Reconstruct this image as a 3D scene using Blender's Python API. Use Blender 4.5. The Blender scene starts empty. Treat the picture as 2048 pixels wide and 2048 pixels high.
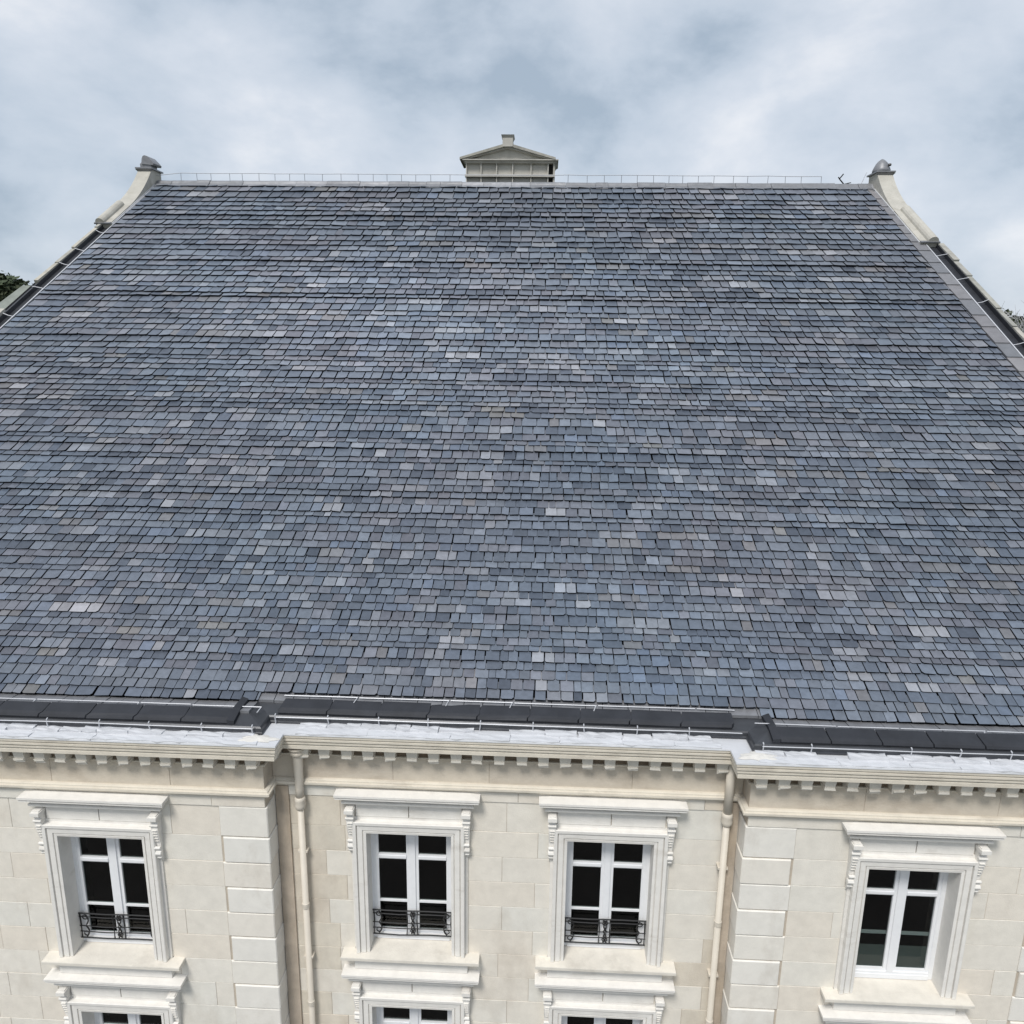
import bpy, bmesh, math, random
from mathutils import Vector, Matrix

random.seed(7)
R = math.radians
sc = bpy.context.scene
COL = sc.collection
HC = 20.0                       # camera height above the street; all "z" below are relative to the camera

# ------------------------------------------------------------------ camera
PITCH, YAW, ROLL = R(12.857), R(-2.323), R(0.785)
fw = Vector((math.sin(YAW)*math.cos(PITCH), math.cos(YAW)*math.cos(PITCH), -math.sin(PITCH)))
ri = Vector((math.cos(YAW), -math.sin(YAW), 0.0))
up = ri.cross(fw)
ri, up = math.cos(ROLL)*ri + math.sin(ROLL)*up, -math.sin(ROLL)*ri + math.cos(ROLL)*up
cam_d = bpy.data.cameras.new('camera')
cam = bpy.data.objects.new('camera', cam_d)
COL.objects.link(cam)
M = Matrix((ri, up, -fw)).transposed().to_4x4()
M.translation = (0, 0, HC)
cam.matrix_world = M
cam_d.sensor_width = 36.0
cam_d.lens = 36.0*1500/2048
cam_d.clip_start = 0.1
cam_d.clip_end = 5000
sc.camera = cam

# ------------------------------------------------------------------ world, sun, exposure
EXPO = 1.0
SUN_EL, SUN_AZ = R(56), R(200)          # azimuth measured from +Y clockwise: behind the camera, a little to the left
w = bpy.data.worlds.new('World'); sc.world = w; w.use_nodes = True
nt = w.node_tree; nt.nodes.clear()
def N(t, kind, **kw):
    n = t.nodes.new(kind)
    for k, v in kw.items():
        if k.startswith('i_'):
            n.inputs[k[2:].replace('_', ' ')].default_value = v
        else:
            setattr(n, k, v)
    return n
L = nt.links.new
out = N(nt, 'ShaderNodeOutputWorld')
sky = N(nt, 'ShaderNodeTexSky', sky_type='NISHITA', sun_disc=False, sun_elevation=SUN_EL, sun_rotation=SUN_AZ, air_density=1.0, dust_density=2.0)
bg1 = N(nt, 'ShaderNodeBackground'); bg1.inputs['Strength'].default_value = 0.09
L(sky.outputs[0], bg1.inputs[0])
tc = N(nt, 'ShaderNodeTexCoord')
mpw = N(nt, 'ShaderNodeMapping'); L(tc.outputs['Generated'], mpw.inputs[0]); mpw.inputs['Scale'].default_value = (1, 1, 1.75); mpw.inputs['Location'].default_value = (2.3, .4, 1.1)
nz = N(nt, 'ShaderNodeTexNoise'); L(mpw.outputs[0], nz.inputs['Vector'])
nz.inputs['Scale'].default_value = 3.3; nz.inputs['Detail'].default_value = 7.0; nz.inputs['Roughness'].default_value = 0.54; nz.inputs['Distortion'].default_value = 0.15
rmp = N(nt, 'ShaderNodeValToRGB'); L(nz.outputs[0], rmp.inputs[0])
k = 2**-EXPO
e = rmp.color_ramp.elements
e[0].position = 0.36; e[0].color = (.40*k, .485*k, .585*k, 1)
e[1].position = 0.66; e[1].color = (.87*k, .89*k, .93*k, 1)
m1 = e.new(0.45); m1.color = (.56*k, .635*k, .73*k, 1)
m2 = e.new(0.56); m2.color = (.69*k, .745*k, .825*k, 1)
bg2 = N(nt, 'ShaderNodeBackground'); L(rmp.outputs[0], bg2.inputs[0])
mixw = N(nt, 'ShaderNodeMixShader'); mixw.inputs[0].default_value = 0.93
L(bg1.outputs[0], mixw.inputs[1]); L(bg2.outputs[0], mixw.inputs[2]); L(mixw.outputs[0], out.inputs[0])

sd = bpy.data.lights.new('sun', 'SUN'); sd.energy = 1.5; sd.angle = R(16); sd.color = (1.0, 0.965, 0.91)
so = bpy.data.objects.new('sun', sd); COL.objects.link(so)
sdir = Vector((math.sin(SUN_AZ)*math.cos(SUN_EL), math.cos(SUN_AZ)*math.cos(SUN_EL), math.sin(SUN_EL)))
so.rotation_euler = sdir.to_track_quat('Z', 'Y').to_euler()
so.location = sdir*60

sc.view_settings.view_transform = 'Standard'
sc.view_settings.look = 'None'
sc.view_settings.exposure = EXPO
sc.view_settings.gamma = 1.0
sc.view_settings.use_curve_mapping = False
sc.cycles.max_bounces = 6
sc.cycles.use_denoising = True

# ------------------------------------------------------------------ materials
def mat(name, col, rough=0.7, var=0.0, scale=3.0, detail=6.0, bump=0.0, bscale=40.0, rnd=None, metal=0.0, spec=0.5, attr=None, stain=None):
    """Principled material: base colour x fine noise, optional per-object colour ramp (rnd) or colour attribute, stains and bump."""
    m = bpy.data.materials.new(name); m.use_nodes = True
    t = m.node_tree; b = t.nodes['Principled BSDF']; l = t.links.new
    b.inputs['Roughness'].default_value = rough; b.inputs['Metallic'].default_value = metal
    b.inputs['Specular IOR Level'].default_value = spec
    geo = N(t, 'ShaderNodeNewGeometry')
    if attr:
        a = N(t, 'ShaderNodeAttribute', attribute_name=attr); src = a.outputs['Color']
    elif rnd:
        oi = N(t, 'ShaderNodeObjectInfo'); rp = N(t, 'ShaderNodeValToRGB'); l(oi.outputs['Random'], rp.inputs[0])
        el = rp.color_ramp.elements
        el[0].color = (*rnd[0], 1); el[1].color = (*rnd[-1], 1)
        for i, c in enumerate(rnd[1:-1]):
            x = el.new((i+1)/(len(rnd)-1)); x.color = (*c, 1)
        src = rp.outputs[0]
    else:
        rg = N(t, 'ShaderNodeRGB'); rg.outputs[0].default_value = (*col, 1); src = rg.outputs[0]
    if var:
        n1 = N(t, 'ShaderNodeTexNoise'); l(geo.outputs['Position'], n1.inputs['Vector'])
        n1.inputs['Scale'].default_value = scale; n1.inputs['Detail'].default_value = detail; n1.inputs['Roughness'].default_value = 0.62
        mr = N(t, 'ShaderNodeMapRange'); l(n1.outputs[0], mr.inputs[0])
        mr.inputs[1].default_value = 0.28; mr.inputs[2].default_value = 0.72; mr.inputs[3].default_value = 1-var; mr.inputs[4].default_value = 1+var
        vm = N(t, 'ShaderNodeVectorMath', operation='SCALE'); l(src, vm.inputs[0]); l(mr.outputs[0], vm.inputs['Scale']); src = vm.outputs[0]
    if stain:
        scol, sscale, lo, hi, amt, stretch = stain
        mp = N(t, 'ShaderNodeMapping'); l(geo.outputs['Position'], mp.inputs[0]); mp.inputs['Scale'].default_value = stretch
        n2 = N(t, 'ShaderNodeTexNoise'); l(mp.outputs[0], n2.inputs['Vector']); n2.inputs['Scale'].default_value = sscale; n2.inputs['Detail'].default_value = 8; n2.inputs['Roughness'].default_value = 0.65
        m2 = N(t, 'ShaderNodeMapRange'); l(n2.outputs[0], m2.inputs[0]); m2.inputs[1].default_value = lo; m2.inputs[2].default_value = hi; m2.inputs[4].default_value = amt
        mc = N(t, 'ShaderNodeMix', data_type='RGBA'); l(m2.outputs[0], mc.inputs[0]); l(src, mc.inputs[6]); mc.inputs[7].default_value = (*scol, 1); src = mc.outputs[2]
    l(src, b.inputs['Base Color'])
    if bump:
        n3 = N(t, 'ShaderNodeTexNoise'); l(geo.outputs['Position'], n3.inputs['Vector']); n3.inputs['Scale'].default_value = bscale; n3.inputs['Detail'].default_value = 5
        bp = N(t, 'ShaderNodeBump'); bp.inputs['Strength'].default_value = bump; bp.inputs['Distance'].default_value = 0.02
        l(n3.outputs[0], bp.inputs['Height']); l(bp.outputs[0], b.inputs['Normal'])
    return m

M_SLATE = mat('slate', (0, 0, 0), rough=0.38, var=0.16, scale=9, bump=0.25, bscale=14, attr='Col', spec=0.5)
M_SLEDGE = mat('slate_edge_shade', (0.009, 0.010, 0.013), rough=0.9, spec=0.2)  # near-black edges paint in the shadow line under each course
M_DECK = mat('roof_underlay', (0.010, 0.011, 0.013), rough=0.95, spec=0.1)
WALLC = [(.70, .665, .60), (.715, .67, .595), (.705, .68, .62), (.705, .65, .57), (.725, .69, .625), (.695, .675, .62), (.71, .655, .575), (.71, .675, .61)]
M_STONE = mat('limestone_block', (0, 0, 0), rough=0.85, var=0.07, scale=4.5, bump=0.25, bscale=55, rnd=WALLC, spec=0.25,
              stain=((.44, .38, .31), 1.1, .54, .78, .45, (1, 1, .55)))
M_FRIEZE = mat('weathered_frieze_stone', (0, 0, 0), rough=0.88, var=0.10, scale=3, bump=0.3, bscale=45, spec=0.2, rnd=[(.56, .50, .415), (.59, .53, .445), (.54, .485, .41)],
               stain=((.36, .30, .235), 1.6, .48, .72, .6, (.6, .6, 1.5)))
M_WARM = mat('darker_warm_limestone', (0, 0, 0), rough=0.85, var=0.09, scale=3.5, bump=0.3, bscale=50, spec=0.25, rnd=[(.64, .59, .505), (.625, .575, .49), (.645, .59, .50), (.63, .57, .485)],  # darker, warmer palette for the end blocks of the recessed centre wall
             stain=((.40, .335, .265), 1.3, .48, .74, .5, (1, 1, .4)))
M_BROWN = mat('brown_stone', (.45, .385, .315), rough=0.88, var=0.16, scale=3, bump=0.3, bscale=30, spec=0.2, stain=((.30, .24, .17), 2.2, .48, .70, .6, (1.5, 1.5, .25)))
M_MORTAR = mat('lime_mortar', (.50, .44, .365), rough=0.95, var=0.12, scale=5, bump=0.2, spec=0.1)
M_QUOIN = mat('dressed_quoin_stone', (0, 0, 0), rough=0.8, var=0.05, scale=5, bump=0.18, bscale=50, spec=0.25,
              rnd=[(.73, .705, .655), (.72, .70, .655), (.73, .70, .64), (.72, .68, .615), (.715, .70, .66)],
              stain=((.42, .37, .31), 1.4, .56, .78, .45, (1, 1, .6)))
M_TRIM = mat('moulded_limestone', (.66, .625, .56), rough=0.8, var=0.08, scale=5, bump=0.2, bscale=45, spec=0.25,
             stain=((.30, .27, .23), 2.2, .56, .74, .55, (.35, .35, 1.6)))
M_SURR = mat('window_surround_stone', (.72, .70, .665), rough=0.75, var=0.06, scale=6, bump=0.15, bscale=40, spec=0.3,
             stain=((.40, .36, .31), 3.0, .58, .76, .5, (.4, .4, 1.4)))
M_CORN = mat('cornice_limestone', (.62, .575, .495), rough=0.85, var=0.09, scale=4, bump=0.25, bscale=40, spec=0.2,
             stain=((.26, .22, .18), 2.4, .54, .74, .6, (.3, .3, 2.2)))
M_GAPSHADE = mat('dentil_gap_shade', (.20, .16, .12), rough=0.95, var=0.25, scale=4, bump=0.3, spec=0.1)  # dark brown stands in for the shade between the dentils
M_SMEAR = mat('lime_smear', (.58, .565, .535), rough=0.9, var=0.12, scale=6, bump=0.4, bscale=20, spec=0.2)
M_FRAME = mat('white_window_paint', (.76, .77, .79), rough=0.4, var=0.03, scale=8, spec=0.4)
M_PIPE = mat('cream_painted_pipe', (.60, .55, .475), rough=0.5, var=0.06, scale=3, spec=0.4, stain=((.33, .28, .22), 2.5, .56, .76, .4, (1, 1, .3)))
M_LEAD = mat('pale_lead_sheet', (.58, .59, .615), rough=0.5, var=0.05, scale=3.5, bump=0.35, bscale=9, metal=0.15, spec=0.5,
             stain=((.30, .31, .33), 3.2, .56, .78, .3, (1, 1, 1)))
M_LEADG = mat('grey_lead', (.20, .205, .22), rough=0.45, var=0.18, scale=4, bump=0.4, bscale=8, metal=0.2, stain=((.14, .14, .15), 2.5, .5, .7, .6, (1, 1, 1)))
M_LEADM = mat('mid_grey_lead', (.27, .275, .295), rough=0.5, var=0.2, scale=4, bump=0.5, bscale=7, metal=0.15, stain=((.18, .18, .19), 2.5, .5, .7, .6, (1, 1, 1)))
M_BLACK = mat('black_gutter_sheet', (.026, .028, .034), rough=0.5, var=0.25, scale=2.5, bump=0.2, bscale=5, spec=0.3)
M_CHAN = mat('dark_valley_metal', (.05, .053, .06), rough=0.38, var=0.3, scale=1.8, bump=0.2, bscale=4, metal=0.3)
M_RAIL = mat('pale_zinc_rail', (.52, .53, .56), rough=0.4, var=0.06, metal=0.2)
M_IRON = mat('black_wrought_iron', (.010, .010, .011), rough=0.45)
M_COPE = mat('weathered_coping_stone', (0, 0, 0), rough=0.9, var=0.16, scale=3, bump=0.4, bscale=20, rnd=[(.33, .33, .30), (.40, .38, .33), (.30, .30, .28), (.42, .40, .36)], spec=0.2,
             stain=((.17, .17, .15), 2.0, .5, .7, .6, (1, 1, 1)))
M_KNEE = mat('pale_gable_stone', (.43, .415, .375), rough=0.85, var=0.12, scale=2, bump=0.3, bscale=15, spec=0.2, stain=((.25, .23, .19), 1.6, .52, .72, .5, (1, 1, .5)))
M_VERGE = mat('verge_slate', (0, 0, 0), rough=0.5, var=0.15, scale=4, bump=0.3, bscale=10, rnd=[(.15, .152, .165), (.195, .193, .203), (.13, .138, .155), (.22, .215, .225), (.165, .163, .175)])
M_CHIM = mat('chimney_render', (.47, .455, .42), rough=0.85, var=0.1, scale=1.5, bump=0.2, bscale=10, spec=0.2, stain=((.25, .24, .21), 1.0, .5, .7, .5, (1, 1, .4)))
M_DARK = mat('dark_recess', (.02, .02, .02), rough=0.9)
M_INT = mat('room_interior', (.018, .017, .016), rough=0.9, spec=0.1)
M_PANEREFL = mat('pane_reflection', (.20, .215, .21), rough=0.6)  # flat grey standing in for a reflection in the lower panes
M_BARK = mat('bark', (.09, .07, .05), rough=0.9, var=0.3, scale=3)
M_PALEBARK = mat('pale_bark', (.42, .42, .43), rough=0.8, var=0.2, scale=2)
M_LEAF = mat('dark_leaf', (.045, .062, .032), rough=0.7, var=0.5, scale=0.9, spec=0.3)
M_LEAF2 = mat('olive_leaf', (.034, .044, .020), rough=0.7, var=0.5, scale=0.9, spec=0.3)
M_GRASS = mat('grass_ground', (.09, .11, .05), rough=0.95, var=0.3, scale=0.2)
M_HILL = mat('hill_ground', (.07, .085, .04), rough=0.95, var=0.4, scale=0.1)
M_ASPH = mat('paving', (.16, .155, .15), rough=0.9, var=0.2, scale=0.6)
M_HOUSEROOF = mat('grey_green_roof', (.20, .22, .20), rough=0.8, var=0.2, scale=1.5)

def glass():
    m = bpy.data.materials.new('window_glass'); m.use_nodes = True
    t = m.node_tree; t.nodes.clear(); l = t.links.new
    o = N(t, 'ShaderNodeOutputMaterial'); tr = N(t, 'ShaderNodeBsdfTransparent'); tr.inputs[0].default_value = (.62, .66, .65, 1)
    gl = N(t, 'ShaderNodeBsdfGlossy'); gl.inputs['Roughness'].default_value = 0.03; gl.inputs[0].default_value = (.7, .7, .7, 1)
    fr = N(t, 'ShaderNodeFresnel'); fr.inputs[0].default_value = 1.45
    mx = N(t, 'ShaderNodeMixShader'); ge = N(t, 'ShaderNodeNewGeometry'); om = N(t, 'ShaderNodeMath', operation='SUBTRACT'); om.inputs[0].default_value = 1.0; l(ge.outputs['Backfacing'], om.inputs[1])
    fm_ = N(t, 'ShaderNodeMath', operation='MULTIPLY'); l(fr.outputs[0], fm_.inputs[0]); l(om.outputs[0], fm_.inputs[1]); l(fm_.outputs[0], mx.inputs[0]); l(tr.outputs[0], mx.inputs[1]); l(gl.outputs[0], mx.inputs[2]); l(mx.outputs[0], o.inputs[0])
    return m
M_GLASS = glass()

# ------------------------------------------------------------------ mesh helpers
def mesh(name, V, F, mats, mi=None, col=None, recalc=True, smooth=False):
    me = bpy.data.meshes.new(name); me.from_pydata(V, [], F)
    for m in (mats if isinstance(mats, (list, tuple)) else [mats]): me.materials.append(m)
    if mi: me.polygons.foreach_set('material_index', mi)
    if col:
        a = me.color_attributes.new('Col', 'FLOAT_COLOR', 'POINT'); a.data.foreach_set('color', [c for q in col for c in q])
    if recalc:
        bm = bmesh.new(); bm.from_mesh(me); bmesh.ops.recalc_face_normals(bm, faces=bm.faces); bm.to_mesh(me); bm.free()
    if smooth: me.polygons.foreach_set('use_smooth', [True]*len(me.polygons))
    me.update()
    return me

def link(name, me, parent=None, loc=None, rot=None):
    """me: a mesh (or None for an Empty) whose vertices are in world axes about loc; parents here are unrotated."""
    o = bpy.data.objects.new(name, me); COL.objects.link(o)
    base = Vector(loc) if loc is not None else Vector((0, 0, 0))
    if parent is not None:
        o.parent = parent; base = base - WORLD[parent.name]
    o.location = base
    if rot: o.rotation_euler = rot
    WORLD[o.name] = Vector(loc) if loc is not None else (WORLD[parent.name] + base if parent is not None else Vector((0, 0, 0)))
    return o
WORLD = {}

class MB:
    def __init__(s): s.V = []; s.F = []
    def add(s, V, F):
        b = len(s.V); s.V += [tuple(v) for v in V]; s.F += [tuple(i+b for i in f) for f in F]; return s
    def box(s, x0, x1, y0, y1, z0, z1):
        return s.add([(x0,y0,z0),(x1,y0,z0),(x1,y1,z0),(x0,y1,z0),(x0,y0,z1),(x1,y0,z1),(x1,y1,z1),(x0,y1,z1)],
                     [(0,3,2,1),(4,5,6,7),(0,1,5,4),(1,2,6,5),(2,3,7,6),(3,0,4,7)])
    def hexa(s, P):      # 8 points, bottom 4 then top 4
        return s.add(P, [(0,3,2,1),(4,5,6,7),(0,1,5,4),(1,2,6,5),(2,3,7,6),(3,0,4,7)])
    def prism(s, poly, f0, f1):      # poly in 2D, f0/f1 map to the two 3D end planes
        n = len(poly); V = [f0(p) for p in poly] + [f1(p) for p in poly]
        return s.add(V, [tuple(range(n)), tuple(range(2*n-1, n-1, -1))] + [(i, (i+1) % n, n+(i+1) % n, n+i) for i in range(n)])
    def tube(s, pts, r, seg=6, r1=None):
        pts = [Vector(p) for p in pts]; n = len(pts); V = []
        for i, p in enumerate(pts):
            d = (pts[min(i+1, n-1)] - pts[max(i-1, 0)]).normalized()
            a = d.cross(Vector((0, 0, 1)));
            if a.length < 1e-3: a = d.cross(Vector((1, 0, 0)))
            a.normalize(); b = d.cross(a)
            rr = r if r1 is None else r + (r1-r)*i/(n-1)
            for j in range(seg):
                t = 2*math.pi*j/seg; V.append(p + (a*math.cos(t) + b*math.sin(t))*rr)
        F = [(i*seg+j, i*seg+(j+1) % seg, (i+1)*seg+(j+1) % seg, (i+1)*seg+j) for i in range(n-1) for j in range(seg)]
        F += [tuple(range(seg))[::-1], tuple((n-1)*seg+j for j in range(seg))]
        return s.add(V, F)
    def lathe(s, prof, c, seg=12, sx=1, sy=1, rot=0):
        V = []; n = len(prof)
        for r, z in prof:
            for j in range(seg):
                t = 2*math.pi*j/seg + rot; V.append((c[0]+r*sx*math.cos(t), c[1]+r*sy*math.sin(t), c[2]+z))
        F = [(i*seg+j, i*seg+(j+1) % seg, (i+1)*seg+(j+1) % seg, (i+1)*seg+j) for i in range(n-1) for j in range(seg)]
        F += [tuple(range(seg))[::-1], tuple((n-1)*seg+j for j in range(seg))]
        return s.add(V, F)
    def sweep(s, path, prof, fmap):
        """closed profile [(d, h)] swept along 2D path with mitred corners; d goes to the right of travel."""
        n = len(path); m = len(prof); V = []
        nr = []
        for i in range(n-1):
            t = (Vector(path[i+1]) - Vector(path[i])).normalized(); nr.append(Vector((t.y, -t.x)))
        for i in range(n):
            a = nr[max(i-1, 0)]; b = nr[min(i, n-2)]; mt = (a+b)/(1+a.dot(b))
            for d, h in prof:
                q = Vector(path[i]) + mt*d; V.append(fmap(q.x, q.y, h))
        F = [(i*m+j, i*m+(j+1) % m, (i+1)*m+(j+1) % m, (i+1)*m+j) for i in range(n-1) for j in range(m)]
        F += [tuple(range(m))[::-1], tuple((n-1)*m+j for j in range(m))]
        return s.add(V, F)
    def shift(s, o):
        s.V = [(v[0]-o[0], v[1]-o[1], v[2]-o[2]) for v in s.V]; return s
    def build(s, name, m, parent, loc=None, smooth=False):
        if loc is not None: s.shift(loc)
        return link(name, mesh(name, s.V, s.F, m, smooth=smooth), parent, loc if loc is not None else WORLD[parent.name] if False else (0, 0, 0))

def zz(z): return z + HC
PLAN = lambda x, y, h: (x, y, zz(h))

# ------------------------------------------------------------------ the setting: ground and hill
def tag(o, label=None, cat=None, group=None, kind=None):
    if label: o['label'] = label
    if cat: o['category'] = cat
    if group: o['group'] = group
    if kind: o['kind'] = kind
    return o
g = MB(); S = 3000; g.add([(-S,-S,0),(S,-S,0),(S,S,0),(-S,S,0)], [(0,1,2,3)])
tag(link('ground', mesh('ground', g.V, g.F, M_GRASS)), kind='structure')
g = MB(); g.box(-60, 60, -30, 11.4, -0.3, 0.02)
tag(link('forecourt', mesh('forecourt', g.V, g.F, M_ASPH)), kind='structure')
def hill(cx, cy, rx, ry, h, name):
    V = []; F = []; n, m = 28, 10
    for i in range(m+1):
        t = i/m; z = h*(math.cos(t*math.pi)*.5+.5) - .3
        for j in range(n):
            a = 2*math.pi*j/n; q = 1 + .08*math.sin(3*a+i)
            V.append((cx+rx*t*q*math.cos(a), cy+ry*t*q*math.sin(a), z + (0 if i in (0, m) else random.uniform(-.3, .3))))
    F = [(i*n+j, i*n+(j+1) % n, (i+1)*n+(j+1) % n, (i+1)*n+j) for i in range(m) for j in range(n)]
    tag(link(name, mesh(name, V, F, M_HILL, smooth=True)), kind='structure')
hill(-120, 170, 110, 70, 15, 'hill')
hill(105, 150, 80, 60, 9, 'hill')

# ------------------------------------------------------------------ the building
YC, YW = 11.5, 11.1                   # recessed wall and projecting-bay wall planes
XA, XB, XC_, XD = -11.6, -4.56, 3.51, 9.08      # bay corners
XL, XR = -17.2, 14.0                  # gable ends
PATH = [(XL, YC), (XA, YC), (XA, YW), (XB, YW), (XB, YC), (XC_, YC), (XC_, YW), (XD, YW), (XD, YC), (XR, YC)]
bld = link('stone_building', None, None, (0, 12, 0))
tag(bld, 'cream limestone building with projecting bays under a broad blue-grey slate roof', 'building')
YR, ZR = 33.3, 6.228                  # ridge
A_ = R(30.02); CA, SA = math.cos(A_), math.sin(A_)
EY, EZ = 11.95, -6.11                 # eaves
def RP(x, s, n): return (x, EY + s*CA - n*SA, zz(EZ + s*SA + n*CA))
SLEN = (YR-EY)/CA

WINX = [(-7.46, YW), (-2.19, YC), (1.317, YC), (6.27, YW)]
FLO = 3.65                            # storey height
OW = 0.745; OT, OB = -8.41, -10.86    # opening half width, top, bottom

# --- wall shell with real openings
wb = MB()
def panel(x0, x1, y, z0, z1, holes):
    xs = sorted({x0, x1, *[h[0] for h in holes], *[h[1] for h in holes]}); zs = sorted({z0, z1, *[h[2] for h in holes], *[h[3] for h in holes]})
    for i in range(len(xs)-1):
        for j in range(len(zs)-1):
            cx, cz = (xs[i]+xs[i+1])/2, (zs[j]+zs[j+1])/2
            if any(h[0] < cx < h[1] and h[2] < cz < h[3] for h in holes): continue
            wb.add([(xs[i], y, zz(zs[j])), (xs[i+1], y, zz(zs[j])), (xs[i+1], y, zz(zs[j+1])), (xs[i], y, zz(zs[j+1]))], [(0, 1, 2, 3)])
holes = {YC: [], YW: []}
for cx, y in WINX:
    for f in (0, 1):
        holes[y].append((cx-OW, cx+OW, OB-f*FLO, OT-f*FLO))
ZT, ZG = -6.44, -HC
for x0, x1, y in ((XL, XA, YC), (XA, XB, YW), (XB, XC_, YC), (XC_, XD, YW), (XD, XR, YC)):
    panel(x0, x1, y, ZG, ZT, [h for h in holes[y] if x0 < h[0] < x1])
for x in (XA, XB, XC_, XD):
    wb.add([(x, YW, 0), (x, YC, 0), (x, YC, zz(ZT)), (x, YW, zz(ZT))], [(0, 1, 2, 3)])
YBK = 2*YR - EY
for x in (XL, XR):      # gables
    wb.add([(x, YC, 0), (x, YBK, 0), (x, YBK, zz(EZ)), (x, YR, zz(ZR-.1)), (x, YC, zz(EZ-.26))], [(0, 1, 2, 3, 4)])
wb.add([(XL, YBK, 0), (XR, YBK, 0), (XR, YBK, zz(EZ)), (XL, YBK, zz(EZ))], [(0, 1, 2, 3)])
wall = link('wall', mesh('wall', wb.V, wb.F, M_MORTAR, recalc=False), bld, (0, 0, 0))
# dark rooms behind the glass
ib = MB()
for f in (0, 1):
    ib.box(XL+.2, XR-.2, 11.62, 17, zz(-11.55-f*FLO), zz(-11.45-f*FLO))
ib.box(XL+.2, XR-.2, 16.9, 17.1, zz(-15.2), zz(-7.7)); ib.box(XL+.2, XR-.2, 11.62, 17, zz(-7.8), zz(-7.7))
for x in (XL+.3, -4.9, -.45, 3.9, XR-.3): ib.box(x-.08, x+.08, 11.62, 17, zz(-15.2), zz(-7.75))
ib.build('room', M_INT, bld)

# --- stone blocks
BCACHE = {}
def block_mesh(w, h, d, ch, m):
    k = (round(w, 3), round(h, 3), d, ch, m.name)
    if k not in BCACHE:
        a, b = w/2, h/2
        V = [(-a,d,-b),(a,d,-b),(a,d,b),(-a,d,b), (-a,ch,-b),(a,ch,-b),(a,ch,b),(-a,ch,b), (-a+ch,0,-b+ch),(a-ch,0,-b+ch),(a-ch,0,b-ch),(-a+ch,0,b-ch)]
        F = [(8,9,10,11)] + [(i, (i+1) % 4, 4+(i+1) % 4, 4+i) for i in range(4)] + [(4+i, 4+(i+1) % 4, 8+(i+1) % 4, 8+i) for i in range(4)]
        BCACHE[k] = mesh('stone_block', V, F, m)
    return BCACHE[k]
def stone(x0, x1, y, z0, z1, proud=.009, gap=.006, ch=.004, m=None, jit=.0025):
    m = m or M_STONE
    w, h = x1-x0-gap, z1-z0-gap
    if w < .06 or h < .05: return
    return link('stone_block', block_mesh(w, h, .03+proud, ch, m), wall, ((x0+x1)/2, y-proud+random.uniform(-jit, jit), zz((z0+z1)/2)))
def course(x0, x1, y, z0, z1, ln, off, proud=.009, cut=(), m=None):
    """lay one course between x0 and x1, skipping intervals in cut"""
    segs = [(x0, x1)]
    for a, b in cut:
        ns = []
        for p, q in segs:
            if b <= p or a >= q: ns.append((p, q)); continue
            if a > p: ns.append((p, a))
            if b < q: ns.append((b, q))
        segs = ns
    for p, q in segs:
        n = max(1, round((q-p)/ln)); cuts = [p]
        if n > 1:
            st = (q-p)/n
            for i in range(1, n): cuts.append(p + i*st + (off*.5*st) + random.uniform(-.16, .16)*st)
            cuts = [c for c in cuts if c < q-.22]
        elif random.random() < .5 and q-p > .8:
            cuts.append(p + (q-p)*(.35 + .3*off + random.uniform(-.05, .2)))
        cuts.append(q)
        for i in range(len(cuts)-1):
            mm = m or (M_WARM if XB <= x0 and x1 <= XC_ and (cuts[i+1] < -3.2 or cuts[i] > 2.5) else M_STONE)
            stone(cuts[i], cuts[i+1], y, z0, z1, proud, m=mm)
QW = .81
zones = [(XL, XA, YC, []), (XA+QW, XB-QW, YW, [WINX[0]]), (XB, XC_, YC, [WINX[1], WINX[2]]), (XC_+QW, XD-QW, YW, [WINX[3]]), (XD, XR, YC, [])]
ZC = [-7.76, -8.35]
while ZC[-1] > -14.8: ZC.append(ZC[-1]-.505)
for x0, x1, y, wins in zones:
    if x1 < -10 : continue
    for i in range(len(ZC)-1):
        zt, zb = ZC[i], ZC[i+1]; cut = []
        for cx, _ in wins:
            for f in (0, 1):
                if zb < OT-f*FLO and zt > OB-f*FLO: cut.append((cx-.8, cx+.8))
        course(x0, x1, y, zb, zt, .98, i % 2, cut=cut)
full = [(XA, XB, YW), (XB, XC_, YC), (XC_, XD, YW), (XD, XR, YC)]
for x0, x1, y in full:
    course(x0, x1, y, -7.44, -6.985, 1.9, 0, m=M_FRIEZE)                  # frieze
    course(x0, x1, y, -7.76, -7.55, 1.7, 1, proud=.03)       # flat band under the string course
# --- quoins wrap the corners of the projecting bays
def quoin(x0, x1, y0, y1, z0, z1, side, ch=.016):
    """block with chamfered edges; side = +1 when its free end faces +x"""
    P = []
    a0, a1 = (x0, x1) if side > 0 else (-x1, -x0)
    V = [(a0,y1,z0),(a1,y1,z0),(a1,y0+ch,z0),(a1-ch,y0+0,z0+0),(a0,y0,z0)]
    b = MB()
    zs = [(z0, ch), (z0+ch, 0), (z1-ch, 0), (z1, ch)]
    ring = []
    for z, c in zs:
        ring.append([(a0+ch*0, y1), (a1-c, y1), (a1-c, y0+ch+c), (a1-ch-c, y0+c), (a0+ch*.6+c, y0+c), (a0, y0+ch)])
    Vv = [(px*side, py, zz(zs[i][0])) for i in range(4) for px, py in ring[i]]
    n = 6
    F = [(i*n+j, i*n+(j+1) % n, (i+1)*n+(j+1) % n, (i+1)*n+j) for i in range(3) for j in range(n)] + [tuple(range(n))[::-1], tuple(3*n+j for j in range(n))]
    c = ((x0+x1)/2, y0, zz((z0+z1)/2))
    b.add(Vv, F).shift(c)
    link('quoin', mesh('quoin', b.V, b.F, M_QUOIN), wall, c)
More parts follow.
